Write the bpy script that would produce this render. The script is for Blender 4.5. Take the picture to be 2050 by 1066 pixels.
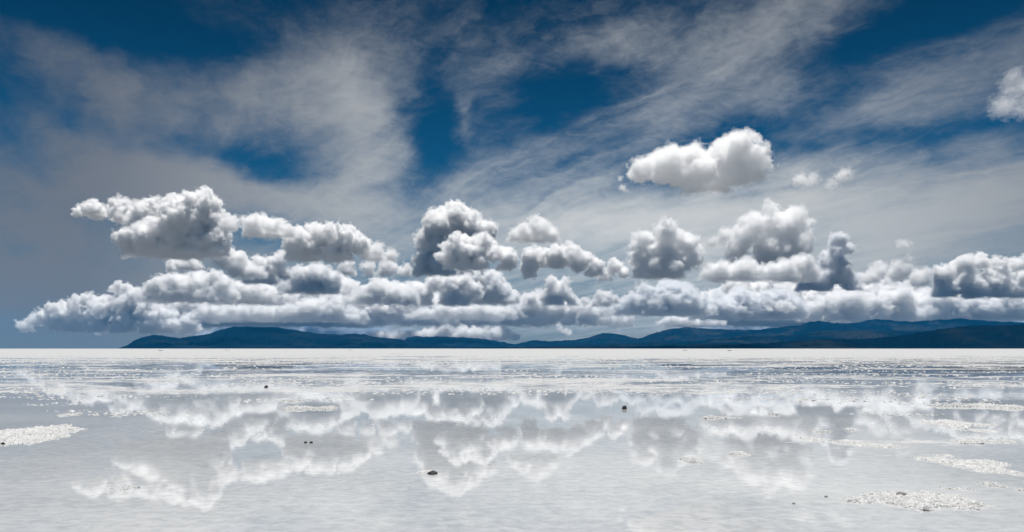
import bpy, math, random, time
import numpy as np
from concurrent.futures import ThreadPoolExecutor
from mathutils import Vector, noise as mnoise

T0 = time.time()
for o in list(bpy.data.objects):
    bpy.data.objects.remove(o)
SC = bpy.context.scene
COL = SC.collection

# ------------------------------------------------------------------ camera
F = 1600.0            # focal length in pixels of the 2050 px wide photograph
CX, HY = 1025.0, 698.0  # optical axis column, horizon row
CAM_H = 1.6
cam_d = bpy.data.cameras.new("camera")
cam = bpy.data.objects.new("camera", cam_d)
COL.objects.link(cam)
cam.location = (0, 0, CAM_H)
cam.rotation_euler = (math.radians(90), 0, 0)
cam_d.sensor_fit = 'HORIZONTAL'
cam_d.sensor_width = 36.0
cam_d.lens = 36.0 * F / 2050.0
cam_d.shift_y = (HY - 533.0) / 2050.0
cam_d.clip_start = 0.05
cam_d.clip_end = 400000.0
SC.camera = cam

# ------------------------------------------------------------------ light
SUN_EL, SUN_AZ = math.radians(79), math.radians(14)   # azimuth clockwise from +Y (ahead of the camera)
sun_d = bpy.data.lights.new("sun", 'SUN')
sun_d.energy = 5.0
sun_d.angle = math.radians(0.53)
sun_d.color = (1.0, 0.968, 0.92)
sun = bpy.data.objects.new("sun", sun_d)
COL.objects.link(sun)
sd = Vector((math.sin(SUN_AZ) * math.cos(SUN_EL), math.cos(SUN_AZ) * math.cos(SUN_EL), math.sin(SUN_EL)))
sun.rotation_euler = sd.to_track_quat('Z', 'Y').to_euler()

SC.view_settings.view_transform = 'Standard'
SC.view_settings.look = 'None'
SC.view_settings.exposure = 0.12
SC.view_settings.gamma = 1.0
SC.view_settings.use_curve_mapping = False

SC.render.engine = 'CYCLES'
cy = SC.cycles
cy.use_denoising = True
cy.max_bounces = 36
cy.volume_bounces = 32
cy.diffuse_bounces = 3
cy.glossy_bounces = 3
cy.transmission_bounces = 4
cy.transparent_max_bounces = 64
cy.sample_clamp_indirect = 6.0
cy.caustics_reflective = False
cy.caustics_refractive = False


class NT:
    """small helper for writing node trees"""
    def __init__(self, tree):
        self.t = tree

    def n(self, kind, **kw):
        nd = self.t.nodes.new(kind)
        for k, v in kw.items():
            setattr(nd, k, v)
        return nd

    def put(self, sock, v):
        if isinstance(v, bpy.types.NodeSocket):
            self.t.links.new(v, sock)
        elif v is not None:
            sock.default_value = v

    def m(self, op, a, b=None, c=None, clamp=False):
        nd = self.n('ShaderNodeMath', operation=op, use_clamp=clamp)
        self.put(nd.inputs[0], a)
        if b is not None: self.put(nd.inputs[1], b)
        if c is not None: self.put(nd.inputs[2], c)
        return nd.outputs[0]

    def xyz(self, x, y, z):
        nd = self.n('ShaderNodeCombineXYZ')
        for i, v in enumerate((x, y, z)):
            self.put(nd.inputs[i], v)
        return nd.outputs[0]

    def sep(self, v):
        nd = self.n('ShaderNodeSeparateXYZ')
        self.put(nd.inputs[0], v)
        return nd.outputs

    def noise(self, vec, scale, detail=4.0, rough=0.5, dist=0.0, lac=2.0):
        nd = self.n('ShaderNodeTexNoise')
        self.put(nd.inputs['Vector'], vec)
        nd.inputs['Scale'].default_value = scale
        nd.inputs['Detail'].default_value = detail
        nd.inputs['Roughness'].default_value = rough
        nd.inputs['Lacunarity'].default_value = lac
        nd.inputs['Distortion'].default_value = dist
        return nd.outputs[0]

    def ramp(self, v, a, b, lo=0.0, hi=1.0, smooth=True):
        nd = self.n('ShaderNodeMapRange', clamp=True)
        nd.interpolation_type = 'SMOOTHSTEP' if smooth else 'LINEAR'
        self.put(nd.inputs[0], v)
        for i, q in enumerate((a, b, lo, hi)):
            self.put(nd.inputs[i + 1], q)
        return nd.outputs[0]

    def mix(self, f, a, b, blend='MIX'):
        nd = self.n('ShaderNodeMix', data_type='RGBA', blend_type=blend)
        self.put(nd.inputs[0], f)
        self.put(nd.inputs[6], a)
        self.put(nd.inputs[7], b)
        return nd.outputs[2]


def rgb(r, g, b):
    """sRGB 0-255 to linear"""
    f = lambda c: (c / 255 / 12.92) if c / 255 <= 0.04045 else ((c / 255 + 0.055) / 1.055) ** 2.4
    return (f(r), f(g), f(b), 1.0)


# ------------------------------------------------------------------ sky: Nishita with high thin cirrus
def build_world():
    w = bpy.data.worlds.new("World")
    SC.world = w
    w.use_nodes = True
    w.node_tree.nodes.clear()
    t = NT(w.node_tree)
    out = t.n('ShaderNodeOutputWorld')
    bg = t.n('ShaderNodeBackground')
    bg.inputs['Strength'].default_value = 0.05
    t.t.links.new(bg.outputs[0], out.inputs[0])
    sky = t.n('ShaderNodeTexSky', sky_type='NISHITA')
    sky.sun_disc = False
    sky.sun_elevation = SUN_EL
    sky.sun_rotation = SUN_AZ
    sky.altitude = 3650
    sky.air_density = 1.0
    sky.dust_density = 0.3
    sky.ozone_density = 3.0
    geo = t.n('ShaderNodeNewGeometry')
    neg = t.n('ShaderNodeVectorMath', operation='SCALE')
    t.put(neg.inputs[0], geo.outputs['Incoming'])
    neg.inputs['Scale'].default_value = -1.0
    tc = t.n('ShaderNodeTexCoord')
    d = tc.outputs['Generated']
    x, y, z = t.sep(d)
    az = t.m('ARCTAN2', x, y)
    el = t.m('ARCSINE', z)
    # perspective of a layer overhead, for the fine streaks
    zc = t.m('ADD', t.m('MAXIMUM', z, 0.0), 0.09)
    px = t.m('DIVIDE', x, zc)
    py = t.m('DIVIDE', y, zc)
    pl = t.xyz(px, py, 0.0)
    # slow warp of the angular coordinates so patches get torn outlines
    wn = t.n('ShaderNodeTexNoise')
    t.put(wn.inputs['Vector'], t.xyz(az, t.m('MULTIPLY', el, 1.6), 0.3))
    wn.inputs['Scale'].default_value = 5.0
    wn.inputs['Detail'].default_value = 5.0
    wn.inputs['Roughness'].default_value = 0.55
    wx, wy, wz = t.sep(wn.outputs[1])
    azw = t.m('ADD', az, t.m('MULTIPLY', t.m('SUBTRACT', wx, 0.5), 0.22))
    elw = t.m('ADD', el, t.m('MULTIPLY', t.m('SUBTRACT', wy, 0.5), 0.11))
    # (x, y, rx, ry, tilt in degrees (down to the right), weight)
    blobs = [
        (230, 205, 300, 62, 30, .95), (560, 130, 260, 95, 6, .95), (700, 235, 105, 130, 0, .85),
        (690, 340, 120, 50, -20, .45), (480, 365, 230, 34, 8, .6), (170, 340, 240, 55, 10, .6),
        (80, 450, 300, 95, 4, 1.1), (60, 590, 420, 75, 3, 1.0), (100, 535, 200, 16, 7, -.4), (330, 400, 160, 40, 5, .3),
        (430, 312, 120, 26, 4, -.55), (430, 215, 170, 60, 12, .55), (140, 300, 210, 60, 18, .4), (865, 280, 90, 90, 0, -.45), (200, 20, 330, 50, 6, -.8),
        (1000, 105, 110, 70, 30, .42), (955, 225, 24, 60, -8, .38), (840, 30, 80, 100, 30, .25),
        (1215, 85, 85, 70, 0, .5), (1430, 90, 330, 120, -14, .62), (1640, 30, 260, 60, -25, .35),
        (1480, 215, 330, 34, -7, .42), (1890, 215, 300, 60, -14, .62), (1960, 120, 160, 50, -20, .35),
        (1830, 30, 140, 34, -8, -.5), (1760, 288, 240, 22, -4, -.5), (1150, 200, 120, 40, 5, -.5),
        (1850, 430, 420, 95, 0, 1.1), (1950, 370, 200, 50, 0, .35), (1270, 430, 330, 55, -3, .8),
        (1100, 350, 220, 50, 5, .42), (800, 400, 240, 40, 0, .3), (1250, 520, 900, 90, 0, .75),
        (1025, 640, 1700, 70, 0, .7), (500, 470, 90, 40, 0, -.6), (700, 470, 300, 60, 0, .35),
    ]
    total = None
    for (bx, by, rx, ry, tilt, wgt) in blobs:
        a0 = math.atan((bx - CX) / F)
        e0 = math.atan((HY - by) / F * math.cos(a0))
        ca, sa = math.cos(math.radians(-tilt)), math.sin(math.radians(-tilt))
        du = t.m('SUBTRACT', azw, a0)
        dv = t.m('SUBTRACT', elw, e0)
        u = t.m('MULTIPLY_ADD', du, ca * F / rx, t.m('MULTIPLY', dv, sa * F / rx))
        v = t.m('MULTIPLY_ADD', du, -sa * F / ry, t.m('MULTIPLY', dv, ca * F / ry))
        q = t.m('MULTIPLY_ADD', u, u, t.m('MULTIPLY', v, v))
        e = t.m('MULTIPLY', t.m('EXPONENT', t.m('MULTIPLY', q, -0.9)), wgt)
        total = e if total is None else t.m('ADD', total, e)
    # streaky texture
    rot = t.n('ShaderNodeVectorRotate', rotation_type='Z_AXIS')
    t.put(rot.inputs['Vector'], pl)
    rot.inputs['Angle'].default_value = math.radians(-24)
    mp = t.n('ShaderNodeMapping')
    t.put(mp.inputs['Vector'], rot.outputs[0])
    mp.inputs['Scale'].default_value = (1.0, 0.36, 1.0)
    n1 = t.noise(mp.outputs[0], 1.7, 8.0, 0.62, 0.9)
    n2 = t.noise(t.xyz(az, t.m('MULTIPLY', el, 1.5), 1.7), 11.0, 7.0, 0.6, 0.5)
    n3 = t.noise(t.xyz(az, t.m('MULTIPLY', el, 2.2), 4.7), 34.0, 4.0, 0.6, 0.8)
    rot2 = t.n('ShaderNodeVectorRotate', rotation_type='Z_AXIS')
    wv = t.n('ShaderNodeVectorMath', operation='MULTIPLY_ADD')
    t.put(wv.inputs[0], wn.outputs[1])
    wv.inputs[1].default_value = (0.7, 0.7, 0.0)
    t.put(wv.inputs[2], pl)
    t.put(rot2.inputs['Vector'], wv.outputs[0])
    rot2.inputs['Angle'].default_value = math.radians(-32)
    mp2 = t.n('ShaderNodeMapping')
    t.put(mp2.inputs['Vector'], rot2.outputs[0])
    mp2.inputs['Scale'].default_value = (1.0, 0.10, 1.0)
    n4 = t.noise(mp2.outputs[0], 5.0, 9.0, 0.66, 0.5)     # fibres
    tex = t.m('ADD', t.m('MULTIPLY', t.m('SUBTRACT', n4, 0.5), 1.05), t.m('ADD', t.m('ADD', t.m('MULTIPLY', t.m('SUBTRACT', n1, 0.5), 1.2),
                         t.m('MULTIPLY', t.m('SUBTRACT', n2, 0.5), 0.6)),
              t.m('MULTIPLY', t.m('SUBTRACT', n3, 0.5), 0.5)))
    dens = t.m('ADD', total, t.m('MULTIPLY', tex, t.ramp(total, -0.2, 0.5, 0.5, 1.0)))
    dens = t.ramp(dens, 0.02, 1.75, 0.0, 0.92)
    # cirrus glow: brighter towards the sun's side of the sky
    sdn = t.n('ShaderNodeVectorMath', operation='DOT_PRODUCT')
    t.put(sdn.inputs[0], d)
    sdn.inputs[1].default_value = Vector((0.14, 1.0, 0.12)).normalized()
    glow = t.m('POWER', t.ramp(sdn.outputs['Value'], 0.80, 1.0, 0.0, 1.0, smooth=False), 1.6)
    c_far, c_near = rgb(112, 115, 121), rgb(204, 205, 203)
    ccol = t.mix(glow, c_far, c_near)
    # the sky itself
    hs = t.n('ShaderNodeHueSaturation')
    hs.inputs['Saturation'].default_value = 1.25
    hs.inputs['Value'].default_value = 1.0
    t.put(hs.inputs['Color'], sky.outputs[0])
    base = t.mix(1.0, hs.outputs[0], (0.13, 0.66, 0.67, 1), 'MULTIPLY')
    dark = t.ramp(el, .20, .44, 1.0, .55)     # the deep blue of a high-altitude zenith
    base = t.mix(1.0, base, t.xyz(t.m('MULTIPLY', dark, dark), dark, dark), 'MULTIPLY')
    base = t.mix(t.ramp(el, 0.16, -0.02, 0.0, 0.9), base, (3.4, 3.6, 3.85, 1))
    c10 = t.n('ShaderNodeVectorMath', operation='SCALE')
    t.put(c10.inputs[0], ccol)
    c10.inputs['Scale'].default_value = 20.0   # background strength is 0.05
    c10 = c10.outputs[0]
    fin = t.mix(dens, base, c10)
    t.put(bg.inputs['Color'], fin)
    w.cycles.sampling_method = 'MANUAL'
    w.cycles.sample_map_resolution = 1024


build_world()

# ------------------------------------------------------------------ mesh helpers
def make_obj(name, verts, faces, mat, smooth=True):
    me = bpy.data.meshes.new(name)
    verts = np.asarray(verts, np.float32)
    faces = np.asarray(faces, np.int32)
    k = faces.shape[1]
    me.vertices.add(len(verts))
    me.vertices.foreach_set('co', verts.ravel())
    me.loops.add(faces.size)
    me.loops.foreach_set('vertex_index', faces.ravel())
    me.polygons.add(len(faces))
    me.polygons.foreach_set('loop_start', np.arange(len(faces), dtype=np.int32) * k)
    me.polygons.foreach_set('use_smooth', np.full(len(faces), smooth))
    me.update(calc_edges=True)
    me.validate()
    me.materials.append(mat)
    ob = bpy.data.objects.new(name, me)
    COL.objects.link(ob)
    return ob


def tag(o, label=None, cat=None, group=None, kind=None):
    if label: o['label'] = label
    if cat: o['category'] = cat
    if group: o['group'] = group
    if kind: o['kind'] = kind
    return o


def hash3(ix, iy, iz, s):
    h = (ix.astype(np.uint32) * np.uint32(374761393) + iy.astype(np.uint32) * np.uint32(668265263)
         + iz.astype(np.uint32) * np.uint32(2147483647) + np.uint32((s * 974634777) & 0xffffffff))
    h = (h ^ (h >> np.uint32(13))) * np.uint32(1274126177)
    h = (h ^ (h >> np.uint32(15))) * np.uint32(2246822519)
    return (h ^ (h >> np.uint32(16)))


def hf(ix, iy, iz, s):
    return (hash3(ix, iy, iz, s) & np.uint32(0xffffff)).astype(np.float32) / np.float32(0xffffff)


def vnoise(p, s):
    """value noise -1..1, p (N,3)"""
    i = np.floor(p).astype(np.int64)
    f = (p - i).astype(np.float32)
    f = f * f * f * (f * (f * 6 - 15) + 10)
    r = 0
    for dx in (0, 1):
        wx = f[:, 0] if dx else 1 - f[:, 0]
        for dy in (0, 1):
            wy = f[:, 1] if dy else 1 - f[:, 1]
            for dz in (0, 1):
                wz = f[:, 2] if dz else 1 - f[:, 2]
                r = r + wx * wy * wz * hf(i[:, 0] + dx, i[:, 1] + dy, i[:, 2] + dz, s)
    return r * 2 - 1


def fbm(p, s, octaves=4, gain=0.5):
    r, a, n = 0, 1.0, 0.0
    for k in range(octaves):
        r = r + a * vnoise(p * (2.03 ** k), s + 17 * k)
        n += a
        a *= gain
    return r / n


def worley(p, s):
    """distance to the nearest feature point, in cells"""
    i = np.floor(p).astype(np.int64)
    best = np.full(len(p), 9.0, np.float32)
    for dx in (-1, 0, 1):
        for dy in (-1, 0, 1):
            for dz in (-1, 0, 1):
                c = i + np.array((dx, dy, dz))
                q = [c[:, k] + hf(c[:, 0], c[:, 1], c[:, 2], s + 31 * k) for k in range(3)]
                d2 = (q[0] - p[:, 0]) ** 2 + (q[1] - p[:, 1]) ** 2 + (q[2] - p[:, 2]) ** 2
                best = np.minimum(best, d2)
    return np.sqrt(best)


def surface_nets(f, org, h):
    """closed mesh of the zero level of f (negative inside)"""
    ins = f < 0
    nx, ny, nz = f.shape
    c = np.zeros((nx - 1, ny - 1, nz - 1), np.int8)
    for a in (0, 1):
        for b in (0, 1):
            for d in (0, 1):
                c += ins[a:nx - 1 + a, b:ny - 1 + b, d:nz - 1 + d]
    act = (c > 0) & (c < 8)
    idx = np.full(act.shape, -1, np.int64)
    cells = np.argwhere(act)
    idx[act] = np.arange(len(cells))
    acc = np.zeros((len(cells), 3), np.float32)
    cnt = np.zeros(len(cells), np.float32)
    corners = [(a, b, d) for a in (0, 1) for b in (0, 1) for d in (0, 1)]
    val = {k: f[cells[:, 0] + k[0], cells[:, 1] + k[1], cells[:, 2] + k[2]] for k in corners}
    for k in corners:
        for ax in range(3):
            if k[ax] == 0:
                k2 = tuple(1 if j == ax else k[j] for j in range(3))
                a, b = val[k], val[k2]
                cr = (a < 0) != (b < 0)
                t = np.where(cr, a / np.where(cr, a - b, 1), 0)
                for j in range(3):
                    acc[:, j] += np.where(cr, k[j] + (t if j == ax else 0), 0)
                cnt += cr
    v = (cells + acc / cnt[:, None]) * h + org
    quads = []
    for ax in range(3):
        sl0 = [slice(None)] * 3
        sl1 = [slice(None)] * 3
        sl0[ax] = slice(0, -1)
        sl1[ax] = slice(1, None)
        a, b = ins[tuple(sl0)], ins[tuple(sl1)]
        e = np.argwhere(a != b)
        o1, o2 = [j for j in range(3) if j != ax]
        ok = (e[:, o1] > 0) & (e[:, o2] > 0) & (e[:, o1] < f.shape[o1] - 1) & (e[:, o2] < f.shape[o2] - 1)
        e = e[ok]
        flip = ins[e[:, 0], e[:, 1], e[:, 2]]
        q = []
        for (s1, s2) in ((-1, -1), (0, -1), (0, 0), (-1, 0)):
            g = e.copy()
            g[:, o1] += s1
            g[:, o2] += s2
            q.append(idx[g[:, 0], g[:, 1], g[:, 2]])
        q = np.stack(q, 1)
        if ax == 1:
            flip = ~flip
        q[~flip] = q[~flip][:, ::-1]
        quads.append(q)
    return v, np.concatenate(quads)


# ------------------------------------------------------------------ clouds
def cloud_material(name, mfp, col, g, skin):
    m = bpy.data.materials.new(name)
    m.use_nodes = True
    m.node_tree.nodes.clear()
    t = NT(m.node_tree)
    out = t.n('ShaderNodeOutputMaterial')
    v = t.n('ShaderNodeVolumePrincipled')
    v.inputs['Color'].default_value = (*col, 1)
    v.inputs['Density'].default_value = 1.0 / mfp
    v.inputs['Anisotropy'].default_value = g
    t.t.links.new(v.outputs[0], out.inputs['Volume'])
    m.cycles.homogeneous_volume = True
    if skin > 0:      # the outermost veil of droplets
        tr = t.n('ShaderNodeBsdfTransparent')
        df = t.n('ShaderNodeBsdfTranslucent')
        df.inputs['Color'].default_value = (0.9, 0.9, 0.9, 1)
        mx = t.n('ShaderNodeMixShader')
        mx.inputs[0].default_value = skin
        t.t.links.new(tr.outputs[0], mx.inputs[1])
        t.t.links.new(df.outputs[0], mx.inputs[2])
        t.t.links.new(mx.outputs[0], out.inputs['Surface'])
    return m


GROUP = 'cumulus clouds above the salt flat'
N_TRI = 0
WHITE = (0.997, 0.997, 0.997)


def shape_cloud(label, base, puffs, mfp=1.9, col=WHITE, g=0.35, grain=20.0, amp=0.85, h=1.6, veil=2.4,
          dist=None, deep=1.0, kids=9, flat=0.5, seed=None, name='cumulus_cloud', skin=0.02, alt=1500.0, fill=1.0):
    """a cloud from main puffs (x, y, radius) in photo pixels, at the distance its flat base (row BASE) has for a base height ALT;
    one closed mesh in nested layers: thin veil, body, dense core"""
    D = dist or min(alt * F / (HY - base), 52000.0)
    s = D / F                                   # metres per photo pixel at that distance
    seed = seed if seed is not None else int(sum(p[0] * 7 + p[1] * 3 for p in puffs)) % 9973
    rng = random.Random(seed)
    x0 = sum(p[0] for p in puffs) / len(puffs)
    zb = HY - base
    core = []
    for (px, py, r) in puffs:
        j = 1.0 if r > 24 else 0.6 + 0.4 * r / 24
        core.append((px - x0 + rng.uniform(-.25, .25) * r * (1.3 - j), HY - py + rng.uniform(-.3, .3) * r * (1.3 - j),
                     r * .85 * (1 + rng.uniform(-.5, .35) * (1.15 - j))))
    sph, main = [], []
    for (px, pz, r) in core:
        yy = rng.uniform(-.5, .5) * r * deep
        main.append((px, yy, pz, r))
        for sgn in (-1, 1):
            main.append((px + rng.uniform(-.3, .3) * r, yy + sgn * r * rng.uniform(.6, 1.2) * deep,
                         pz - rng.uniform(.0, .35) * r, r * rng.uniform(.6, .9)))
    # lumps of all sizes scattered under the outline of the main puffs
    rm = sum(r for (_, _, r) in core) / len(core)
    for k in range(int(fill * 4.5 * len(core))):
        px, pz, r = core[rng.choices(range(len(core)), [c[2] ** 1.3 for c in core])[0]]
        x = px + rng.uniform(-1, 1) * r
        up = math.sqrt(max(r * r - (x - px) ** 2, .05 * r * r))
        bot = max(zb, pz - up)
        H = pz + up - bot
        if H < 2:
            continue
        rad = max(min(r, H) * rng.choice((.16, .22, .3, .45)) * rng.uniform(.8, 1.2), 1.5)
        fr = rng.choice((-1, -1, 1))
        main.append((x, fr * deep * rng.uniform(.3, 1.25) * r, bot + H * rng.uniform(.45 if fr < 0 else .1, 1.03) - rad * .7, rad))
    for (px, pz, r) in core:          # broad flat foot under every lump that comes down to the base
        if pz - r < zb + .7 * r:
            for k in range(3):
                q = r * rng.uniform(.55, .85)
                main.append((px + rng.uniform(-.9, .9) * r, rng.uniform(-.9, .9) * r * deep, zb + q * rng.uniform(.1, .45), q))
    sph += main
    for (ax, ay, az_, ar) in main:
        for k in range(kids if ar > .5 * rm else kids // 2):
            th, ph = rng.uniform(0, 2 * math.pi), math.asin(rng.uniform(-.5, 1))
            cr = ar * rng.uniform(.22, .5)
            dd = ar * rng.uniform(.72, 1.0)
            sph.append((ax + dd * math.cos(ph) * math.cos(th), ay + dd * math.cos(ph) * math.sin(th),
                        az_ + dd * math.sin(ph), cr))
    S = np.array(sph, np.float32)
    pad = 4 * h + grain * amp * 0.8 + 3 * veil
    lo = (S[:, :3] - S[:, 3:]).min(0) - pad
    hi = (S[:, :3] + S[:, 3:]).max(0) + pad
    lo[2] = zb - 6 * h - 3 * veil
    n = np.ceil((hi - lo) / h).astype(int) + 1
    ax = [lo[k] + np.arange(n[k], dtype=np.float32) * h for k in range(3)]
    f = np.full(tuple(n), 40.0, np.float32)
    for (sx, sy, sz, r) in S:
        m = r + 14
        i0 = [max(0, int((c - m - lo[k]) / h)) for k, c in enumerate((sx, sy, sz))]
        i1 = [min(n[k], int((c + m - lo[k]) / h) + 2) for k, c in enumerate((sx, sy, sz))]
        if any(a >= b for a, b in zip(i0, i1)):
            continue
        X = ax[0][i0[0]:i1[0], None, None] - sx
        Y = ax[1][None, i0[1]:i1[1], None] - sy
        Z = ax[2][None, None, i0[2]:i1[2]] - sz
        dd = np.sqrt(X * X + Y * Y + Z * Z) - r
        sub = f[i0[0]:i1[0], i0[1]:i1[1], i0[2]:i1[2]]
        kk = max(1.0, 0.12 * r)                 # smooth union
        hh = np.clip(0.5 + 0.5 * (sub - dd) / kk, 0, 1)
        sub[...] = sub * (1 - hh) + dd * hh - kk * hh * (1 - hh)
    band = np.abs(f) < grain * amp * 1.1 + 3 * h + 3 * veil
    pi = np.argwhere(band)
    P = (pi * h + lo).astype(np.float32)
    warp = np.stack([vnoise(P / (grain * 1.3), seed + k) for k in range(3)], 1) * grain * 0.3
    Q = P + warp
    bump = (0.55 - worley(Q / grain, seed + 5)) * grain * amp
    bump += (0.55 - worley(Q / (grain * 0.46), seed + 6)) * grain * amp * 0.55
    if grain > 11:
        bump += (0.55 - worley(Q / (grain * 0.22), seed + 7)) * grain * amp * 0.5
    vary = np.clip(.75 + .8 * fbm(P / (grain * 2.6), seed + 21, 2), .25, 1.25)      # crisp in places, smooth in others
    bump *= vary
    bump += fbm(P / (grain * 1.7), seed + 25, 4, .55) * grain * amp * 0.55
    zz = np.clip((P[:, 2] - zb) / (grain * 1.1), 0.25, 1.0)     # billows fade towards the base
    f[band] -= bump * zz
    bx = np.stack(np.meshgrid(ax[0], ax[1], indexing='ij'), -1).reshape(-1, 2)
    bn = fbm(np.concatenate([bx / (grain * 1.4), np.zeros((len(bx), 1))], 1).astype(np.float32), seed + 3, 3)
    bn = bn.reshape(n[0], n[1]) * grain * flat * 0.55
    f = np.maximum(f, (zb + 1.5 * h + bn[:, :, None]) - ax[2][None, None, :])
    ragged = np.zeros_like(f)
    Qr = Q / np.array((max(grain * .55, 4.0), max(grain * .55, 4.0), max(grain * .32, 3.0)), np.float32)
    ragged[band] = fbm(Qr, seed + 9, 4, .6) * veil * 2.4
    V, Q4, MI, mfs, off = [], [], [], [], 0
    layers = ((-veil * .9, mfp * 6.0, ragged * 1.5), (0.2 * veil, mfp * 2.0, ragged * .6), (2.0 * veil, mfp * 1.3, ragged * .3))
    for k, (iso, mf, rg) in enumerate(layers):
        ff = f + iso - rg
        for side in (0, -1):
            ff[side], ff[:, side], ff[:, :, side] = 5, 5, 5
        if not (ff < 0).any():
            continue
        v, q = surface_nets(ff, lo, h)
        V.append(v); Q4.append(q + off); off += len(v)
        MI.append(np.full(len(q), k, np.int32))
        mfs.append(mf * s)
    v = np.concatenate(V) * s
    v[:, 2] -= zb * s
    return name, label, v, np.concatenate(Q4), np.concatenate(MI), mfs, ((x0 - CX) * s, D, CAM_H + zb * s), col, g, skin


def add_cloud(name, label, v, q, mi, mfs, loc, col, g, skin):
    mats = [cloud_material('cloud_mist' if k == 0 else 'cloud_droplets', mf, col, g, skin if k == 0 else 0)
            for k, mf in enumerate(mfs)]
    ob = make_obj(name, v, q, mats[0])
    for mt in mats[1:]:
        ob.data.materials.append(mt)
    ob.data.polygons.foreach_set('material_index', mi)
    ob.location = loc
    return tag(ob, label, 'cloud', GROUP)


JOBS = []


def cloud(*a, **k):
    JOBS.append((a, k))


def bank(label, base, prof, seed, size=1.0, **k):
    """a long cloud bank: PROF is its skyline (x, y) in photo pixels, filled with lumps of many sizes down to its base"""
    rng = random.Random(seed)
    xs, ys = [p[0] for p in prof], [p[1] for p in prof]
    puffs, x = [], xs[0]
    while x < xs[-1]:
        H = base - np.interp(x, xs, ys)
        r = H * rng.uniform(.30, .55) * size
        puffs.append((x, base - H + r * rng.uniform(.8, 1.3), r))
        puffs.append((x + rng.uniform(-.5, .5) * r, base - r * rng.uniform(.0, .5), r * rng.uniform(.5, .9)))
        if rng.random() < .35:
            q = H * rng.uniform(.16, .28) * size
            puffs.append((x + rng.uniform(-1, 1) * r, base - H * rng.uniform(.75, 1.1) + q, q))
        x += r * rng.uniform(.6, 1.3)
    k.setdefault('veil', 3.4)
    cloud(label, base, puffs, seed=seed, **k)


# high, near clouds
cloud('solitary bright white cloud floating high, well above the bank of cumulus', 384,
      [(1480, 288, 32), (1512, 303, 24), (1440, 320, 33), (1390, 312, 30), (1340, 328, 36), (1288, 340, 24),
       (1400, 345, 33), (1460, 345, 33), (1500, 343, 26), (1532, 322, 10), (1545, 335, 5), (1350, 350, 24)], grain=22, mfp=6.0, amp=.8, flat=.3, fill=.5, veil=3.4)
cloud('thin wispy pair of small cloud shreds right of the solitary high cloud', 384,
      [(1605, 360, 11), (1628, 362, 11), (1682, 354, 13), (1697, 346, 10), (1664, 369, 8)], grain=12, mfp=12, amp=1.1, veil=3)
cloud('torn upright wisp cut by the right edge of the photo, high in the sky', 232,
      [(2032, 152, 12), (2015, 172, 14), (2046, 178, 20), (2034, 203, 22), (2004, 208, 16), (2060, 205, 20)],
      grain=18, mfp=55, amp=1.1, veil=5, fill=.5)
cloud('tiny lower fleck of cloud just left of the solitary high cloud', 384, [(1243, 376, 4), (1249, 377, 5)],
      grain=6, mfp=6.8, h=1.2, veil=2)
cloud('tiny upper fleck of cloud left of the solitary high cloud', 366, [(1241, 358, 4)],
      grain=6, mfp=6.8, h=1.2, veil=2)
# the upper row
cloud('big cumulus with bulging head and dark flat base, leftmost of the upper row', 512,
      [(408, 408, 32), (385, 440, 44), (424, 442, 28), (432, 470, 20), (352, 430, 30), (370, 472, 45), (300, 470, 40), (330, 490, 40),
       (268, 480, 26), (290, 420, 24), (235, 420, 22), (192, 420, 17), (156, 422, 11), (262, 440, 20), (408, 480, 30)], grain=22, amp=.8)
cloud('flat soft cloud in the gap between two cumulus heads at left', 476,
      [(466, 446, 20), (510, 446, 26), (548, 455, 22), (580, 466, 13)], grain=18, mfp=4.5, amp=.7)
cloud('sloping arm of cloud descending to the right beneath the big dark-based cumulus', 556,
      [(428, 500, 25), (450, 515, 25), (480, 530, 22), (512, 543, 16), (380, 525, 20), (345, 530, 14)], grain=16, mfp=3.0, amp=.8)
cloud('plump two-topped cumulus with a level base, second head from the left', 522,
      [(600, 485, 28), (642, 470, 26), (660, 462, 18), (695, 482, 26), (716, 492, 20), (622, 500, 25), (668, 500, 25)], grain=20, amp=.8)
cloud('low soft cloud trailing off to the right of the two-topped cumulus', 524,
      [(757, 506, 17), (784, 509, 13), (740, 510, 12)], grain=14, mfp=5.2, amp=.7)
cloud('long flat pale loaf of cloud left of the tall central tower', 553,
      [(697, 541, 13), (735, 536, 16), (778, 534, 18), (812, 541, 12)], grain=16, mfp=3.0, amp=.7)
cloud('tall cauliflower tower with shaded blue body and bright rim, centre of the bank', 552,
      [(915, 424, 19), (885, 448, 36), (932, 448, 33), (862, 475, 25), (852, 500, 20), (960, 458, 22), (980, 463, 16), (843, 474, 9),
       (890, 490, 35), (852, 525, 22), (880, 530, 26)], grain=14, amp=.85, alt=2200)
cloud('bright white cumulus standing in front of the tall central tower', 540,
      [(922, 493, 28), (903, 512, 26), (950, 505, 28), (990, 510, 20), (1018, 515, 18), (972, 482, 20)], grain=18, amp=.8)
cloud('dark blue grey cloud mass under the bright centre cumulus', 608,
      [(905, 560, 30), (945, 558, 33), (985, 570, 32), (1010, 590, 24), (1020, 600, 18), (878, 555, 18)], grain=18, amp=.6, alt=1700, col=(.985, .988, .992))  # greyer volume colour carries shade from the cumulus above it
cloud('smooth domed cloud with grey middle, right of the tall central tower', 485,
      [(1075, 455, 24), (1052, 466, 18), (1100, 470, 14), (1030, 471, 12)], grain=16, mfp=3.8, amp=.6)
cloud('broad cumulus with a grey base between the centre and the crisp cauliflower cloud', 556,
      [(1068, 518, 25), (1110, 515, 25), (1145, 506, 17), (1162, 525, 22), (1192, 540, 15), (1058, 538, 16)], grain=18, amp=.8)
cloud('small rounded knob of cloud touching the crisp cauliflower cumulus', 562,
      [(1230, 532, 16), (1248, 546, 11), (1210, 548, 10)], grain=12, amp=.7, h=1.6)
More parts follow.
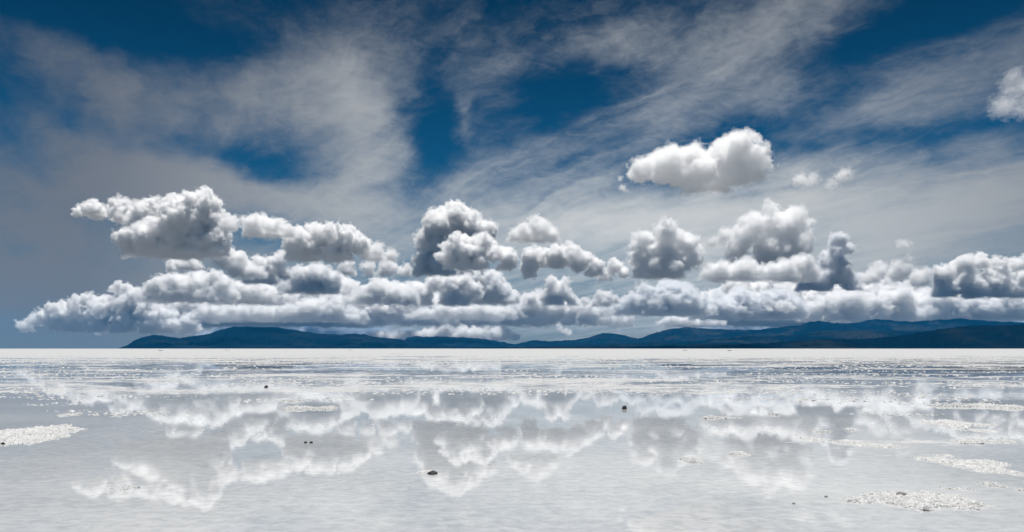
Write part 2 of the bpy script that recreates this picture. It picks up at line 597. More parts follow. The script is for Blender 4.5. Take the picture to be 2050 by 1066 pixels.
cloud('crisp knobbly cauliflower cumulus, brilliant white with dark underside', 558,
      [(1288, 480, 22), (1332, 466, 22), (1372, 488, 26), (1330, 505, 36), (1284, 512, 25), (1388, 516, 18), (1300, 535, 24),
       (1350, 538, 24), (1275, 495, 16)], grain=17, amp=1.05, mfp=3.6, col=(.999, .999, .999))
cloud('large pale cloud tower with two heads, right of the cauliflower cumulus', 528,
      [(1540, 420, 18), (1590, 434, 22), (1512, 446, 28), (1560, 455, 34), (1604, 448, 16), (1490, 470, 26), (1545, 490, 36),
       (1592, 490, 28), (1452, 470, 13), (1425, 480, 10), (1480, 495, 22)], grain=16, mfp=6.5, amp=.85, alt=2200)
cloud('dark slate tower with a narrow neck, the darkest cloud at right', 582,
      [(1675, 483, 18), (1692, 494, 15), (1668, 515, 22), (1678, 545, 27), (1650, 562, 22), (1702, 562, 18), (1618, 565, 18),
       (1600, 545, 22), (1588, 525, 12)], grain=15, amp=.7, col=(.96, .965, .975))
cloud('ragged grey cloud just right of the dark slate tower', 576,
      [(1760, 545, 18), (1800, 540, 22), (1840, 556, 20), (1815, 515, 10), (1808, 490, 9), (1740, 555, 14)], grain=13, mfp=6.0, amp=.9)
cloud('knobbly bank of cloud with white crests, cut by the right edge of the photo', 596,
      [(1888, 552, 22), (1930, 530, 21), (1960, 526, 16), (2000, 535, 21), (2040, 528, 18), (1990, 562, 28), (1940, 562, 28),
       (2050, 570, 30), (1900, 575, 20)], grain=14, amp=.85)
# the middle row
cloud('rounded dome of cloud below the sloping arm at left', 568,
      [(520, 525, 15), (556, 527, 17), (565, 515, 11), (535, 545, 20), (500, 550, 13), (566, 546, 14)], grain=13, amp=.8)
bank('pale tangle of cloud under the left arm of the big cumulus', 604,
     [(285, 590), (310, 560), (340, 545), (375, 548), (400, 556), (430, 545), (460, 560), (475, 590)], 101, grain=13, amp=.9)
bank('layered grey-white cloud in the middle of the left-hand bank', 608, [(425, 592), (450, 572), (480, 565), (520, 562), (550, 572), (585, 592)],
     102, grain=12, amp=.9)
bank('compact cloud with a round dark underside below the two-topped cumulus', 586, [(570, 570), (595, 540), (640, 530), (660, 545), (672, 570)],
     103, grain=13, amp=.8, col=(.985, .987, .99))
bank('low heap of cloud left of the knuckled cloud, below the pale loaf', 608, [(700, 592), (735, 568), (775, 560), (805, 556), (835, 580)],
     104, grain=12, amp=.85)
cloud('row of white knuckles on a grey base, low below the central tower', 612,
      [(830, 576, 18), (870, 566, 17), (888, 558, 10), (905, 572, 19), (935, 566, 17), (950, 582, 16), (850, 592, 16), (900, 594, 17), (930, 594, 16)],
      grain=12, amp=.95)
cloud('bright jagged cloud low between the centre and the pair of small puffs', 611,
      [(1105, 566, 13), (1124, 582, 20), (1090, 595, 13), (1064, 597, 12), (1142, 597, 12), (1132, 563, 9), (1110, 590, 18)], grain=11, amp=.9, h=1.4)
cloud('pair of small white puffs side by side above a dark band', 614,
      [(1172, 602, 9), (1190, 605, 8), (1210, 603, 10), (1232, 600, 8), (1202, 590, 8), (1220, 594, 9)], grain=9, amp=.9, h=1.3)
bank('bulky dark grey cloud below the crisp cauliflower cumulus', 630, [(1205, 618), (1250, 600), (1290, 578), (1330, 562), (1365, 566), (1400, 590), (1420, 615)],
     105, grain=16, amp=.7, col=(.965, .972, .98))  # shade on this cloud put into its darker volume colour
bank('long creamy bank of cloud under the two-headed pale tower', 562, [(1405, 548), (1430, 522), (1470, 526), (1500, 514), (1540, 530), (1580, 516), (1612, 510), (1630, 540)],
     106, grain=13, amp=.8, mfp=3)
bank('broken grey cloud low in the bank, left of the small bright cap', 638, [(1385, 615), (1420, 585), (1450, 588), (1490, 574), (1530, 585), (1565, 570), (1590, 600)],
     107, grain=13, amp=.9, col=(.98, .984, .99))
cloud('small bright cap of cloud standing out against a dark band', 623, [(1569, 614, 10), (1581, 615, 9), (1559, 617, 6)],
      grain=8, amp=.7, h=1.2, dist=36000)
cloud('tiny white dot of cloud beside the small bright cap', 624, [(1543, 621, 4)], grain=5, h=1.0, veil=1.2, dist=36000)
bank('pale cloud bank below the dark slate tower', 642, [(1600, 625), (1640, 594), (1680, 582), (1720, 584), (1760, 588), (1800, 580), (1850, 584), (1880, 605)],
     108, grain=14, amp=.9)
bank('grey-white cloud bank low under the knobbly right-hand crests', 640, [(1850, 620), (1880, 586), (1920, 578), (1960, 588), (2010, 575), (2060, 590)],
     109, grain=14, amp=.9, col=(.985, .987, .99))
# the lower row
cloud('long lumpy cloud bank low at the far left above the open horizon', 666,
      [(245, 583, 18), (270, 602, 22), (215, 620, 27), (170, 615, 24), (130, 622, 23), (100, 632, 20), (72, 642, 16), (250, 635, 27),
       (292, 620, 24), (200, 645, 22), (330, 632, 22), (52, 652, 10), (380, 645, 16), (150, 645, 18), (300, 648, 18), (345, 650, 16), (110, 652, 14)],
      grain=16, amp=.95)
bank('scattered low cloud heads above the left mountains', 642, [(390, 630), (420, 608), (450, 612), (500, 606), (550, 612), (600, 600), (640, 598), (680, 590), (705, 610)],
     110, grain=11, amp=.9, h=1.4)
cloud('small white bean of cloud over the end of the left mountains', 641, [(698, 633, 6), (706, 635, 6), (716, 634, 6), (727, 629, 8)],
      grain=8, amp=.7, h=1.2, veil=1.5, dist=36000)
bank('strip of little cloud heads low at the centre, above the pale horizon', 637, [(815, 630), (850, 616), (890, 610), (950, 612), (985, 608), (1025, 618)],
     111, grain=9, amp=.9, h=1.3)
cloud('small light cloud low at centre right, under the jagged cloud', 622, [(1165, 615, 8), (1178, 618, 6), (1155, 618, 6)],
      grain=8, amp=.8, h=1.2, dist=36000)
bank('flat cigar of cloud lying low above the right-hand hills', 652, [(1318, 642), (1345, 633), (1390, 634), (1440, 634), (1452, 645)],
     112, grain=9, amp=.7, h=1.2, veil=1.5, dist=48000)
bank('thin bright streak of cloud just over the saddle between the mountains', 682,
     [(700, 676), (760, 664), (810, 664), (850, 658), (900, 650), (950, 650), (1000, 655), (1040, 668)], 113, grain=9, mfp=4, amp=.7, h=1.4, veil=1.5, dist=58000)
cloud('faint upright cloudlet just left of the central peak', 672,
      [(1118, 652, 6), (1122, 658, 7), (1130, 662, 7), (1140, 666, 6)], grain=7, mfp=5, h=1.2, veil=1.5)
bank('wide faint bank of far cloud filling the gaps low at the centre', 650,
     [(640, 625), (690, 595), (740, 588), (800, 590), (850, 580), (910, 584), (970, 580), (1030, 584), (1090, 592), (1150, 602), (1210, 612), (1260, 630)],
     114, grain=18, amp=.9, dist=60000)
bank('wide faint bank of far cloud filling the gaps low at the left', 652,
     [(290, 600), (350, 575), (400, 578), (460, 582), (520, 575), (580, 575), (640, 566), (690, 556), (730, 600)], 115, grain=18, amp=.9, dist=60000)
bank('wide faint bank of far cloud filling the gaps low at the right', 652,
     [(1370, 600), (1440, 566), (1500, 556), (1560, 550), (1620, 565), (1700, 565), (1780, 560), (1860, 565), (1920, 600)], 116, grain=18, amp=.9, dist=60000)



# ------------------------------------------------------------------ far banks behind the mountains, with shade in their colour
SHADED = (.70, .77, .85)  # absorbing blue volume colour holds the shade of the cloud decks above
bank('long cloud bank coloured as dark blue shade, low behind the left mountains', 692, [(400, 665), (450, 640), (540, 632), (660, 634), (740, 642), (800, 655), (850, 668)],
     117, grain=26, amp=.4, mfp=6, col=SHADED, dist=64000, name='shade_tinted_cloud', flat=.2, veil=3, kids=4)
bank('cloud bank coloured as dark blue shade, low behind the right-hand hills', 692, [(1340, 668), (1420, 645), (1500, 634), (1620, 628), (1760, 628), (1900, 625), (2080, 622)],
     118, grain=26, amp=.4, mfp=6, col=SHADED, dist=64000, name='shade_tinted_cloud', flat=.2, veil=3, kids=4)

with ThreadPoolExecutor(4) as ex:
    shapes = list(ex.map(lambda j: shape_cloud(*j[0], **j[1]), JOBS))
for sh in shapes:
    add_cloud(*sh)


# ------------------------------------------------------------------ mountains
def rock_material(name, c1, c2):
    m = bpy.data.materials.new(name)
    m.use_nodes = True
    t = NT(m.node_tree)
    b = m.node_tree.nodes['Principled BSDF']
    tc = t.n('ShaderNodeTexCoord')
    n = t.noise(tc.outputs['Object'], 0.0011, 8.0, 0.68, .6)
    t.put(b.inputs['Base Color'], t.mix(t.ramp(n, .46, .66), c1, c2))
    b.inputs['Roughness'].default_value = 0.9
    b.inputs['Specular IOR Level'].default_value = 0.0
    return m


def ridge(name, prof, D, depth, mat, seed, rough=0.18):
    """a mountain range whose skyline rises to PROF (photo pixels) at distance D; slopes run out over DEPTH metres front and back"""
    s = D / F
    xs = np.arange(prof[0][0], prof[-1][0] + .1, 2.0)
    top = (HY - np.interp(xs, [p[0] for p in prof], [p[1] for p in prof])) * s
    k = np.array([1, 2, 3, 2, 1]) / 9
    top = np.convolve(np.pad(top, 2, mode='edge'), k, 'valid')
    ny = 44
    vs = np.linspace(-1, 1, ny)
    X = (xs - CX) * s
    gx, gv = np.meshgrid(X, vs, indexing='ij')
    wx = np.stack([gx / (s * 30), gv * depth / (s * 30), gx * 0], -1).reshape(-1, 3).astype(np.float32)
    w = np.abs(fbm(wx, seed, 5, .5)).reshape(gx.shape)
    w2 = fbm(wx * np.array([2.2, .7, 1], np.float32), seed + 50, 4, .55).reshape(gx.shape)
    fall = np.clip(1 - np.abs(gv), 0, 1) ** 0.9
    Z = top[:, None] * fall
    Z = Z * (1 - rough * (1 - fall) * 2.2 * (0.6 - w * 1.6)) + top[:, None] * 0.22 * w2 * fall * (1 - fall) * 2
    jag = fbm(np.stack([xs / 9, xs * 0, xs * 0], 1).astype(np.float32), seed + 9, 4, .6) * s * 1.6
    Z = Z + (jag * np.clip(top / (8 * s), 0, 1))[:, None] * fall
    Z = np.maximum(Z, 0) - 3.0
    Z[:, 0] = Z[:, -1] = -3.0
    Y = D + gv * depth
    gx = gx * Y / D
    V = np.stack([gx, Y, Z], -1).reshape(-1, 3)
    nx = len(xs)
    i, j = np.meshgrid(np.arange(nx - 1), np.arange(ny - 1), indexing='ij')
    a = (i * ny + j).ravel()
    Q = np.stack([a, a + ny, a + ny + 1, a + 1], 1)
    o = make_obj(name, V, Q, mat)
    return tag(o, kind='structure')


rk = rock_material('shaded_rock', (.001, .006, .014, 1), (.012, .016, .020, 1))  # heavy cloud shade put into the near-black bluish base colour
rk2 = rock_material('shaded_dry_slope', (.001, .006, .014, 1), (.026, .026, .026, 1))  # same cloud shade in the base tone, with paler slope patches
ridge('mountains', [(236, 698), (255, 690), (270, 681), (285, 674), (310, 670), (340, 673), (360, 676), (385, 672), (420, 668), (440, 659),
                    (470, 653), (520, 653), (560, 655), (600, 662), (640, 668), (680, 669), (715, 667), (735, 670), (750, 674), (790, 678),
                    (812, 681), (850, 688), (890, 692), (940, 698)], 19000, 3500, rk, 3)
ridge('mountains', [(770, 698), (800, 685), (815, 676), (832, 672), (845, 674), (880, 673), (930, 675), (960, 677), (980, 680), (1010, 685),
                    (1030, 689), (1050, 685), (1072, 680), (1100, 683), (1150, 680), (1180, 675), (1200, 668), (1222, 666), (1250, 671),
                    (1270, 677), (1292, 681), (1330, 690), (1370, 698)], 25000, 3500, rk, 11)
ridge('mountains', [(1180, 698), (1240, 686), (1280, 677), (1305, 668), (1335, 658), (1370, 655), (1420, 657), (1480, 660), (1530, 658),
                    (1560, 654), (1600, 650), (1620, 643), (1640, 641), (1665, 645), (1690, 646), (1720, 645), (1735, 640), (1755, 637),
                    (1780, 640), (1820, 643), (1870, 640), (1920, 637), (1960, 640), (2000, 643), (2060, 645), (2140, 660)], 23500, 3500, rk2, 23)
ridge('hills', [(1040, 698), (1120, 692), (1200, 689), (1300, 686), (1400, 682), (1480, 672), (1550, 671), (1600, 670), (1640, 662), (1700, 660),
                (1800, 662), (1900, 664), (2000, 668), (2120, 668)], 15500, 1500, rk2, 31)
ridge('hills', [(880, 698), (960, 695.5), (1100, 694), (1250, 692), (1400, 690), (1550, 685), (1618, 680), (1640, 676), (1665, 678), (1720, 678),
                (1800, 672), (1850, 662), (1900, 655), (1940, 650), (2000, 650), (2060, 647), (2150, 650)], 7800, 700, rk, 41)


# ------------------------------------------------------------------ salt flat under a film of water
def salt_flat():
    m = bpy.data.materials.new('salt_and_water')
    m.use_nodes = True
    m.node_tree.nodes.clear()
    t = NT(m.node_tree)
    out = t.n('ShaderNodeOutputMaterial')
    tc = t.n('ShaderNodeTexCoord')
    P = tc.outputs['Object']
    x, y, z = t.sep(P)
    # how far the water reaches: the pool lies before the camera, salt emerges in bars further out
    ly = t.m('LOGARITHM', t.m('MAXIMUM', y, 1.0), 10.0)
    n1 = t.noise(t.xyz(t.m('MULTIPLY', x, .5), y, 0.0), 0.2, 8.0, 0.68, 0.8)
    n2 = t.noise(P, 0.9, 5.0, 0.6, 0.3)
    n3 = t.noise(t.xyz(t.m('MULTIPLY', x, .3), y, 5.0), 0.035, 4.0, 0.6, 0.4)
    nn = t.m('ADD', t.m('ADD', t.m('MULTIPLY', n1, .58), t.m('MULTIPLY', n2, .22)), t.m('MULTIPLY', n3, .20))
    cr = t.n('ShaderNodeValToRGB')
    t.put(cr.inputs[0], t.m('DIVIDE', ly, 3.0))
    el = cr.color_ramp.elements
    stops = [(.0, .9), (math.log10(16) / 3, .80), (math.log10(23) / 3, .63), (math.log10(32) / 3, .515), (math.log10(60) / 3, .52),
             (math.log10(110) / 3, .475), (math.log10(170) / 3, .42), (math.log10(300) / 3, .36)]
    el[0].position, el[1].position = stops[0][0], stops[1][0]
    for p, v in stops[2:]:
        el.new(p)
    for e_, (p, v) in zip(sorted(el, key=lambda q: q.position), stops):
        e_.color = (v, v, v, 1)
    thr = cr.outputs[0]
    # thin broken crust around the salt patches at the right and left
    for (px_, py_, rx_, ry_, wt) in ((5.0, 10.2, 3.0, 3.6, .17), (7.5, 14.0, 4.0, 4.5, .21), (-8.5, 15.5, 3.5, 2.5, .18), (4.2, 8.3, 1.2, .8, .12), (1.75, 7.0, .7, .4, .14)):
        u = t.m('DIVIDE', t.m('SUBTRACT', x, px_), rx_)
        v = t.m('DIVIDE', t.m('SUBTRACT', y, py_), ry_)
        q = t.m('MULTIPLY_ADD', u, u, t.m('MULTIPLY', v, v))
        thr = t.m('SUBTRACT', thr, t.m('MULTIPLY', t.m('EXPONENT', t.m('MULTIPLY', q, -1.0)), wt))
    fine = t.noise(t.xyz(t.m('MULTIPLY', x, .7), y, 9.0), 4.0, 7.0, 0.72, 0.5)
    nn = t.m('ADD', nn, t.m('MULTIPLY', t.m('SUBTRACT', fine, .5), t.ramp(y, 8.0, 120.0, .42, .12, smooth=False)))
    dry = t.ramp(t.m('SUBTRACT', nn, thr), -.03, .035)
    # wet: white salt bed seen through a still film of water
    wet = t.n('ShaderNodeBsdfPrincipled')
    bed = t.noise(t.xyz(t.m('MULTIPLY', x, .8), y, 0.0), 7.0, 9.0, 0.74, 0.3)
    bed2 = t.noise(P, 0.35, 4.0, 0.55, 0.2)
    bm = t.m('ADD', t.m('MULTIPLY', bed, .6), t.m('MULTIPLY', bed2, .4))
    t.put(wet.inputs['Base Color'], t.mix(t.ramp(bm, .34, .64), (.335, .355, .37, 1), (.535, .545, .552, 1)))
    wet.inputs['Roughness'].default_value = 0.02
    wet.inputs['IOR'].default_value = 1.34
    rip = t.noise(t.xyz(t.m('MULTIPLY', x, .5), y, 0.0), 9.0, 4.0, 0.6)
    rip2 = t.noise(t.xyz(t.m('MULTIPLY', x, .4), y, 2.0), 2.2, 3.0, 0.55)
    bp = t.n('ShaderNodeBump')
    bp.inputs['Strength'].default_value = 0.02
    bp.inputs['Distance'].default_value = 0.004
    t.put(bp.inputs['Height'], t.m('ADD', rip, rip2))
    t.t.links.new(bp.outputs[0], wet.inputs['Normal'])
    # dry: salt crust
    dr = t.n('ShaderNodeBsdfPrincipled')
    t.put(dr.inputs['Base Color'], t.mix(n2, (.31, .316, .322, 1), (.57, .577, .585, 1)))
    dr.inputs['Roughness'].default_value = 0.85
    dr.inputs['Specular IOR Level'].default_value = 0.3
    bd = t.n('ShaderNodeBump')
    bd.inputs['Strength'].default_value = 0.8
    bd.inputs['Distance'].default_value = 0.03
    t.put(bd.inputs['Height'], t.noise(P, 6.0, 6.0, 0.7))
    t.t.links.new(bd.outputs[0], dr.inputs['Normal'])
    mx = t.n('ShaderNodeMixShader')
    t.put(mx.inputs[0], dry)
    t.t.links.new(wet.outputs[0], mx.inputs[1])
    t.t.links.new(dr.outputs[0], mx.inputs[2])
    t.t.links.new(mx.outputs[0], out.inputs[0])
    # one disc in rings that widen with distance
    rs = [0.0] + list(np.geomspace(1.0, 90000.0, 46))
    nA = 96
    V, Q = [], []
    for r in rs:
        for k in range(nA):
            a = 2 * math.pi * k / nA
            V.append((r * math.sin(a) if r else 0.01 * math.sin(a), r * math.cos(a) if r else .01 * math.cos(a), 0))
    for i in range(len(rs) - 1):
        for k in range(nA):
            a, b = i * nA + k, i * nA + (k + 1) % nA
            Q.append((a, a + nA, b + nA, b))
    V = np.array(V)
    Q = np.array(Q)[:, ::-1]
    far = np.hypot(V[Q[:, 0], 0], V[Q[:, 0], 1]) > 7000     # unseen far ground, added darker to cut light bounced onto cloud bases
    o = make_obj('salt_flat', V, Q, m)
    bounce_mat = bpy.data.materials.new('bounce_ground')
    bounce_mat.use_nodes = True
    lt = NT(bounce_mat.node_tree)
    lb = bounce_mat.node_tree.nodes['Principled BSDF']
    ltc = lt.n('ShaderNodeTexCoord')
    lt.put(lb.inputs['Base Color'], lt.mix(lt.noise(ltc.outputs['Object'], .0006, 5.0), (.11, .108, .10, 1), (.18, .175, .165, 1)))
    lb.inputs['Roughness'].default_value = .95
    o.data.materials.append(bounce_mat)
    o.data.polygons.foreach_set('material_index', far.astype(np.int32))
    return tag(o, kind='structure')


salt_flat()


def gp(px, py):
    """ground point seen at a photo pixel"""
    d = CAM_H * F / (py - HY)
    return (px - CX) / F * d, d


def crust_material(name, c1, c2):
    m = bpy.data.materials.new(name)
    m.use_nodes = True
    t = NT(m.node_tree)
    b = m.node_tree.nodes['Principled BSDF']
    tc = t.n('ShaderNodeTexCoord')
    n = t.noise(tc.outputs['Object'], 22.0, 5.0, 0.65)
    t.put(b.inputs['Base Color'], t.mix(t.ramp(n, .35, .65), c1, c2))
    b.inputs['Roughness'].default_value = 0.7
    b.inputs['Specular IOR Level'].default_value = 0.3
    bp = t.n('ShaderNodeBump')
    bp.inputs['Distance'].default_value = 0.012
    bp.inputs['Strength'].default_value = 0.7
    t.put(bp.inputs['Height'], t.noise(tc.outputs['Object'], 60.0, 4.0, 0.7))
    t.t.links.new(bp.outputs[0], b.inputs['Normal'])
    return m


SALT = crust_material('salt_crystals', (.40, .405, .41, 1), (.64, .648, .655, 1))
DARK = crust_material('dark_debris', (.020, .022, .026, 1), (.045, .045, .047, 1))
GREY = crust_material('grey_grit', (.20, .20, .20, 1), (.34, .34, .33, 1))
CR = 'salt crusts standing out of the water'


def heap(name, label, cat, ells, height, mat, seed, group=None, rough=1.0, step=None, gaps=.35):
    """a low irregular heap on the water: the union of ellipses (x, y, rx, ry) in photo pixels laid on the ground"""
    cs = [gp(e[0], e[1]) for e in ells]
    x0, y0 = np.mean([c[0] for c in cs]), np.mean([c[1] for c in cs])
    E = []
    for (px, py, rx, ry), (gx, gy) in zip(ells, cs):
        E.append((gx - x0, gy - y0, rx / F * gy, max(ry * gy * gy / (CAM_H * F), rx / F * gy * .15)))
    xa, xb = min(e[0] - e[2] for e in E) * 1.15 - .05, max(e[0] + e[2] for e in E) * 1.15 + .05
    ya, yb = min(e[1] - e[3] for e in E) * 1.15 - .05, max(e[1] + e[3] for e in E) * 1.15 + .05
    hx = step or max((xb - xa) / 260, .4 * y0 / F * 2)
    hy = step or max((yb - ya) / 160, .004)
    xs, ys = np.arange(xa, xb, hx), np.arange(ya, yb, hy)
    gx, gy = np.meshgrid(xs, ys, indexing='ij')
    m = np.full(gx.shape, -9.0)
    for (ex, ey, rx, ry) in E:
        m = np.maximum(m, 1 - ((gx - ex) / rx) ** 2 - ((gy - ey) / ry) ** 2)
    sc = max(height * 2.2, .03)
    p = np.stack([gx / sc, gy / sc, gx * 0], -1).reshape(-1, 3).astype(np.float32)
    lump = (.62 - worley(p, seed)).reshape(gx.shape)
    lump2 = (.62 - worley(p * 2.3, seed + 4)).reshape(gx.shape)
    big = fbm(p * .22, seed + 1, 3).reshape(gx.shape)
    lump3 = fbm(p * 4.5, seed + 7, 3).reshape(gx.shape)
    z = np.clip(m, -1, 1) * .5 + lump * .5 * rough + lump2 * .35 * rough + lump3 * .8 * rough + big * 1.5 * rough - gaps + .02
    z = height * np.where(z > 0, np.clip(z, 0, None) ** .75, z)
    z = np.maximum(z, -height * .6)
    nx, ny = z.shape
    i, j = np.meshgrid(np.arange(nx - 1), np.arange(ny - 1), indexing='ij')
    zz = np.stack([z[i, j], z[i + 1, j], z[i + 1, j + 1], z[i, j + 1]], -1)
    keep = zz.max(-1) > -.004
    a = (i * ny + j)[keep]
    Q = np.stack([a, a + ny, a + ny + 1, a + 1], 1)
    if len(Q) == 0:
        return None
    used = np.unique(Q)
    re = np.full(nx * ny, -1)
    re[used] = np.arange(len(used))
    V = np.stack([gx, gy, z], -1).reshape(-1, 3)[used]
    Q = re[Q]
    lab = np.arange(len(V))                       # keep the main piece, drop stray flakes
    for _ in range(4000):
        mn = lab[Q].min(1)
        new = lab.copy()
        np.minimum.at(new, Q.ravel(), np.repeat(mn, 4))
        new = new[new]
        if (new == lab).all():
            break
        lab = new
    ids, cnt = np.unique(lab, return_counts=True)
    Q = Q[lab[Q[:, 0]] == ids[cnt.argmax()]]
    used = np.unique(Q)
    re = np.full(len(V), -1)
    re[used] = np.arange(len(used))
    V, Q = V[used], re[Q]
    o = make_obj(name, V, Q, mat)
    o.location = (x0, y0, 0)
    return tag(o, label, cat, group)


heap('salt_crust', 'large white salt crust with a dark stone on top, at lower right', 'salt crust',
     [(1745, 1003, 40, 6), (1790, 1003, 55, 14), (1840, 1006, 70, 17), (1890, 1004, 52, 14), (1925, 1003, 26, 8)], .045, SALT, 2, CR, rough=.7, gaps=.2)
heap('salt_crust', 'thin broken salt ridge just behind the large crust with a stone', 'salt crust',
     [(1885, 976, 16, 3), (1905, 979, 20, 5), (1930, 981, 26, 4)], .030, SALT, 5, CR)
heap('salt_crust', 'salt lump between the thin broken ridge and the right edge, left of two', 'salt crust', [(1985, 973, 16, 4), (2008, 975, 18, 5)], .028, SALT, 8, CR, gaps=.3)
heap('salt_crust', 'salt lump close to the right edge, above the other lump there', 'salt crust', [(2034, 961, 14, 4)], .028, SALT, 9, CR, gaps=.2)
heap('salt_crust', 'pale salt patch tapering to a point, in the middle of the right-hand crusts', 'salt crust',
     [(1850, 920, 22, 6), (1895, 925, 45, 10), (1935, 932, 40, 16), (1965, 925, 30, 8), (1950, 950, 22, 6), (1985, 958, 16, 4)],
     .035, SALT, 12, CR, gaps=.4)
heap('salt_crust', 'long narrow salt ridge running right across the water', 'salt crust',
     [(1640, 884, 26, 6), (1680, 888, 30, 4), (1720, 891, 34, 3), (1770, 893, 34, 3), (1820, 893, 32, 4), (1870, 894, 36, 5), (1900, 898, 30, 4)],
     .040, SALT, 15, CR, gaps=.3)
heap('salt_crust', 'short salt bar right of the long narrow ridge', 'salt crust',
     [(1930, 884, 30, 4), (1975, 885, 40, 3), (2015, 884, 20, 3)], .030, SALT, 18, CR, gaps=.35)
heap('salt_crust', 'broad faint salt patch above the long narrow ridge at right', 'salt crust',
     [(1875, 846, 24, 5), (1915, 850, 40, 8), (1955, 843, 30, 5), (1940, 858, 30, 6)], .045, SALT, 21, CR, gaps=.4)
heap('salt_crust', 'thick salt bank entering from the left edge', 'salt crust',
     [(-10, 875, 60, 10), (40, 871, 50, 8), (90, 868, 45, 8), (125, 870, 30, 6), (157, 866, 18, 3), (104, 854, 32, 3), (75, 860, 16, 4)], .06, SALT, 25, CR, gaps=.3, rough=1.0)
heap('salt_crust', 'small salt sliver just above the tip of the thick left bank', 'salt crust',
     [(138, 831, 14, 2), (150, 830, 6, 2)], .045, SALT, 28, CR, gaps=.2)
heap('salt_crust', 'little salt heap alone in the left foreground', 'salt crust', [(232, 984, 14, 3), (246, 982, 10, 4)], .026, SALT, 31, CR, gaps=.25)
heap('salt_crust', 'salt rim around the dark flat debris near the centre', 'salt crust',
     [(848, 945, 10, 3), (862, 942, 14, 3), (880, 950, 14, 3)], .020, SALT, 34, CR, gaps=.3)
heap('salt_crust', 'small salt lump with a shaded side, right of centre', 'salt crust', [(1388, 924, 12, 4), (1398, 926, 9, 3)], .035, SALT, 37, CR, gaps=.1)
heap('salt_crust', 'small salt lump left of the tapering salt patch', 'salt crust', [(1481, 910, 10, 3)], .028, SALT, 40, CR, gaps=.1)
heap('salt_crust', 'short salt dash above the start of the long narrow ridge', 'salt crust', [(1640, 863, 16, 2.5), (1630, 862, 8, 2)], .04, SALT, 43, CR, gaps=.2)
heap('salt_crust', 'tiny salt dash between the short dash and the broad faint patch', 'salt crust', [(1708, 861, 9, 2)], .03, SALT, 46, CR, gaps=.2)
heap('salt_crust', 'long thin salt bar left of centre, further out', 'salt crust',
     [(600, 819, 24, 2), (640, 819, 24, 2), (660, 818, 10, 2)], .06, SALT, 49, CR, gaps=.2)
heap('salt_crust', 'two short salt dashes behind the long thin left bar', 'salt crust',
     [(585, 805, 10, 1.6), (622, 806, 20, 1.6)], .06, SALT, 52, CR, gaps=.2)
heap('salt_crust', 'row of salt crumbs in the water, right of centre', 'salt crust',
     [(1388, 833, 10, 2), (1420, 835, 14, 2.5), (1450, 833, 12, 2.5)], .05, SALT, 55, CR, gaps=.3)
heap('salt_crust', 'single bright salt knob in the water, right of the row of crumbs', 'salt crust', [(1560, 833, 7, 2.5)], .07, SALT, 58, CR, gaps=.1)
heap('salt_crust', 'short salt bar far right, behind the broad faint patch', 'salt crust',
     [(1890, 813, 24, 2), (1930, 814, 16, 1.6)], .07, SALT, 61, CR, gaps=.25)
heap('salt_crust', 'long salt bar reaching the right edge, furthest of the right-hand bars', 'salt crust',
     [(1975, 814, 30, 2), (2010, 816, 30, 2), (2045, 823, 24, 3)], .07, SALT, 64, CR, gaps=.25)

DB = 'dark debris lying on the salt flat'


def clod(name, label, cat, px, py, w_px, h_px, mat, seed, group=None, z=0.0, deep=.8):
    """an irregular lump W by H photo pixels whose foot shows at (px, py)"""
    x0, d = gp(px, py)
    w, h = w_px / F * d / 2, h_px / F * d
    nu, nv = 40, 22
    V, Q = [(0, 0, 1)], []
    for i in range(1, nv):
        for j in range(nu):
            a, e = 2 * math.pi * j / nu, math.pi * i / nv
            V.append((math.sin(e) * math.cos(a), math.sin(e) * math.sin(a), math.cos(e)))
    V.append((0, 0, -1))
    V = np.array(V, np.float32)
    k = 1 + .28 * fbm(V * 1.3 + seed, seed, 3) + .16 * fbm(V * 4 + seed, seed + 1, 3) - .2 * (worley(V * 1.6 + seed, seed + 2) - .5)
    V = V * k[:, None] * np.array((w, w * deep, h * 1.0))
    V[:, 2] = np.maximum(V[:, 2] - h * .04, -h * .3)
    for i in range(nv - 2):
        for j in range(nu):
            a, b_ = 1 + i * nu + j, 1 + i * nu + (j + 1) % nu
            Q.append((a, a + nu, b_ + nu, b_))
    last = len(V) - 1
    o = bpy.data.meshes.new(name)
    F_ = [tuple(q) for q in Q] + [(0, 1 + j, 1 + (j + 1) % nu) for j in range(nu)] + \
         [(last, last - nu + (j + 1) % nu, last - nu + j) for j in range(nu)]
    o.from_pydata([tuple(map(float, v)) for v in V], [], F_)
    for p in o.polygons:
        p.use_smooth = True
    o.materials.append(mat)
    ob = bpy.data.objects.new(name, o)
    COL.objects.link(ob)
    ob.location = (x0, d + w * deep, z)
    return tag(ob, label, cat, group)


clod('debris', 'dark flat scrap lying in a salt rim near the centre foreground', 'debris', 865, 951, 20, 6, DARK, 71, DB, deep=1.2)
clod('debris', 'dark rounded clod alone in the water, right of centre', 'debris', 1250, 820, 10, 7, DARK, 74, DB)
clod('debris', 'left one of two small dark specks side by side in the water', 'debris', 611, 888, 6, 3.5, DARK, 77, DB)
clod('debris', 'right one of two small dark specks side by side in the water', 'debris', 622, 888, 7, 4, DARK, 80, DB)
clod('debris', 'small dark speck among the salt bars, left of centre far out', 'debris', 532, 777, 8, 5, DARK, 83, DB)
clod('stone', 'grey stone lying on the large salt crust at lower right', 'stone', 1808, 1001, 22, 13, GREY, 86, z=.012)
clod('stone', 'small grey stone at the front of the large salt crust', 'stone', 1857, 1024, 13, 5, GREY, 89)
clod('grit', 'faint grey speck of grit alone in the right foreground', 'grit', 1590, 1010, 7, 3, GREY, 92)
clod('grit', 'faint grey speck of grit, upper of the two in the right foreground', 'grit', 1655, 996, 8, 3, GREY, 95)


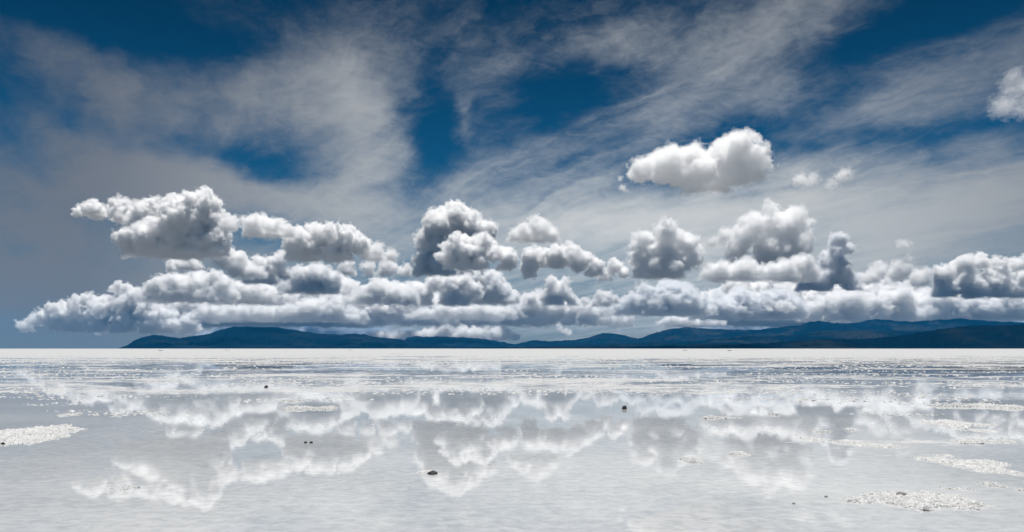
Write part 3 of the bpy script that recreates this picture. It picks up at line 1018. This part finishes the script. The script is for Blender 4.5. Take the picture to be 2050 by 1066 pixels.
# ------------------------------------------------------------------ loose salt lumps and far salt mounds
def crumbs():
    """the countless little salt lumps that roughen the bars of crust further out"""
    rng = np.random.default_rng(7)
    base = [(math.cos(a) * c, math.sin(a) * c, z) for z, c in ((0.0, 1.0), (.55, .8)) for a in np.arange(6) * math.pi / 3] + [(0, 0, 1.0)]
    base = np.array(base)
    fc = [(i, (i + 1) % 6, 6 + (i + 1) % 6) for i in range(6)] + [(i, 6 + (i + 1) % 6, 6 + i) for i in range(6)] + \
         [(6 + i, 6 + (i + 1) % 6, 12) for i in range(6)]
    fc = np.array(fc)
    n = 16000
    y = 10 ** rng.uniform(math.log10(19), math.log10(150), n)
    x = rng.uniform(-.68, .68, n) * y
    cl = fbm(np.stack([x * .1, y * .2, y * 0], 1).astype(np.float32), 77, 4, .6)
    keep = cl > np.interp(y, [19, 28, 40, 150], [.30, .12, .0, -.1])
    x, y = x[keep], y[keep]
    V, Q = [], []
    for k in range(len(x)):
        w = rng.uniform(.015, .05) * (1 + y[k] / 70)
        j = base * (1 + rng.uniform(-.3, .3, base.shape))
        V.append(j * np.array((w * 1.3, w, w * rng.uniform(.25, .6))) + np.array((x[k], y[k], -.004)))
        Q.append(fc + 13 * k)
    o = make_obj('salt_crumbs', np.concatenate(V), np.concatenate(Q), SALT)
    tag(o, 'small loose salt lumps strewn over the salt bars in the middle distance', 'salt lumps', kind='stuff')


crumbs()
MD = 'salt mounds on the far edge of the flat'
for k, (mx_, dist_, w_, h_, lab) in enumerate((
        (320, 520, 3.0, .75, 'tiny white salt mound on the horizon near the left end of the mountains'),
        (454, 640, 3.5, .9, 'tiny white salt mound on the horizon below the highest left mountain'),
        (700, 700, 3.0, .8, 'tiny white salt mound on the horizon below the end of the left mountains'),
        (1372, 560, 3.2, .9, 'tiny white salt mound on the horizon, right of the central peak'),
        (1461, 520, 3.0, 1.1, 'tiny white salt mound, the tallest on the horizon at right'))):
    clod('salt_mound', lab, 'salt mound', mx_, HY + CAM_H * F / dist_, w_ / dist_ * F, h_ / dist_ * F, SALT, 130 + k, MD)


# ------------------------------------------------------------------ air
def haze():
    m = bpy.data.materials.new('air')
    m.use_nodes = True
    m.node_tree.nodes.clear()
    t = NT(m.node_tree)
    out = t.n('ShaderNodeOutputMaterial')
    v = t.n('ShaderNodeVolumePrincipled')
    v.inputs['Color'].default_value = (.03, .42, .97, 1)
    v.inputs['Density'].default_value = 1.0e-5
    v.inputs['Anisotropy'].default_value = 0.0
    t.t.links.new(v.outputs[0], out.inputs['Volume'])
    m.cycles.homogeneous_volume = True
    x, ya, yb, za, zb = 24000, -300, 29000, -4, 1060
    V = [(-x, ya, za), (x, ya, za), (x, yb, za), (-x, yb, za), (-x, ya, zb), (x, ya, zb), (x, yb, zb), (-x, yb, zb)]
    Q = [(0, 3, 2, 1), (4, 5, 6, 7), (0, 1, 5, 4), (1, 2, 6, 5), (2, 3, 7, 6), (3, 0, 4, 7)]
    o = make_obj('haze', V, Q, m, smooth=False)
    tag(o, kind='stuff')


haze()
print('script', round(time.time() - T0, 1), 's')
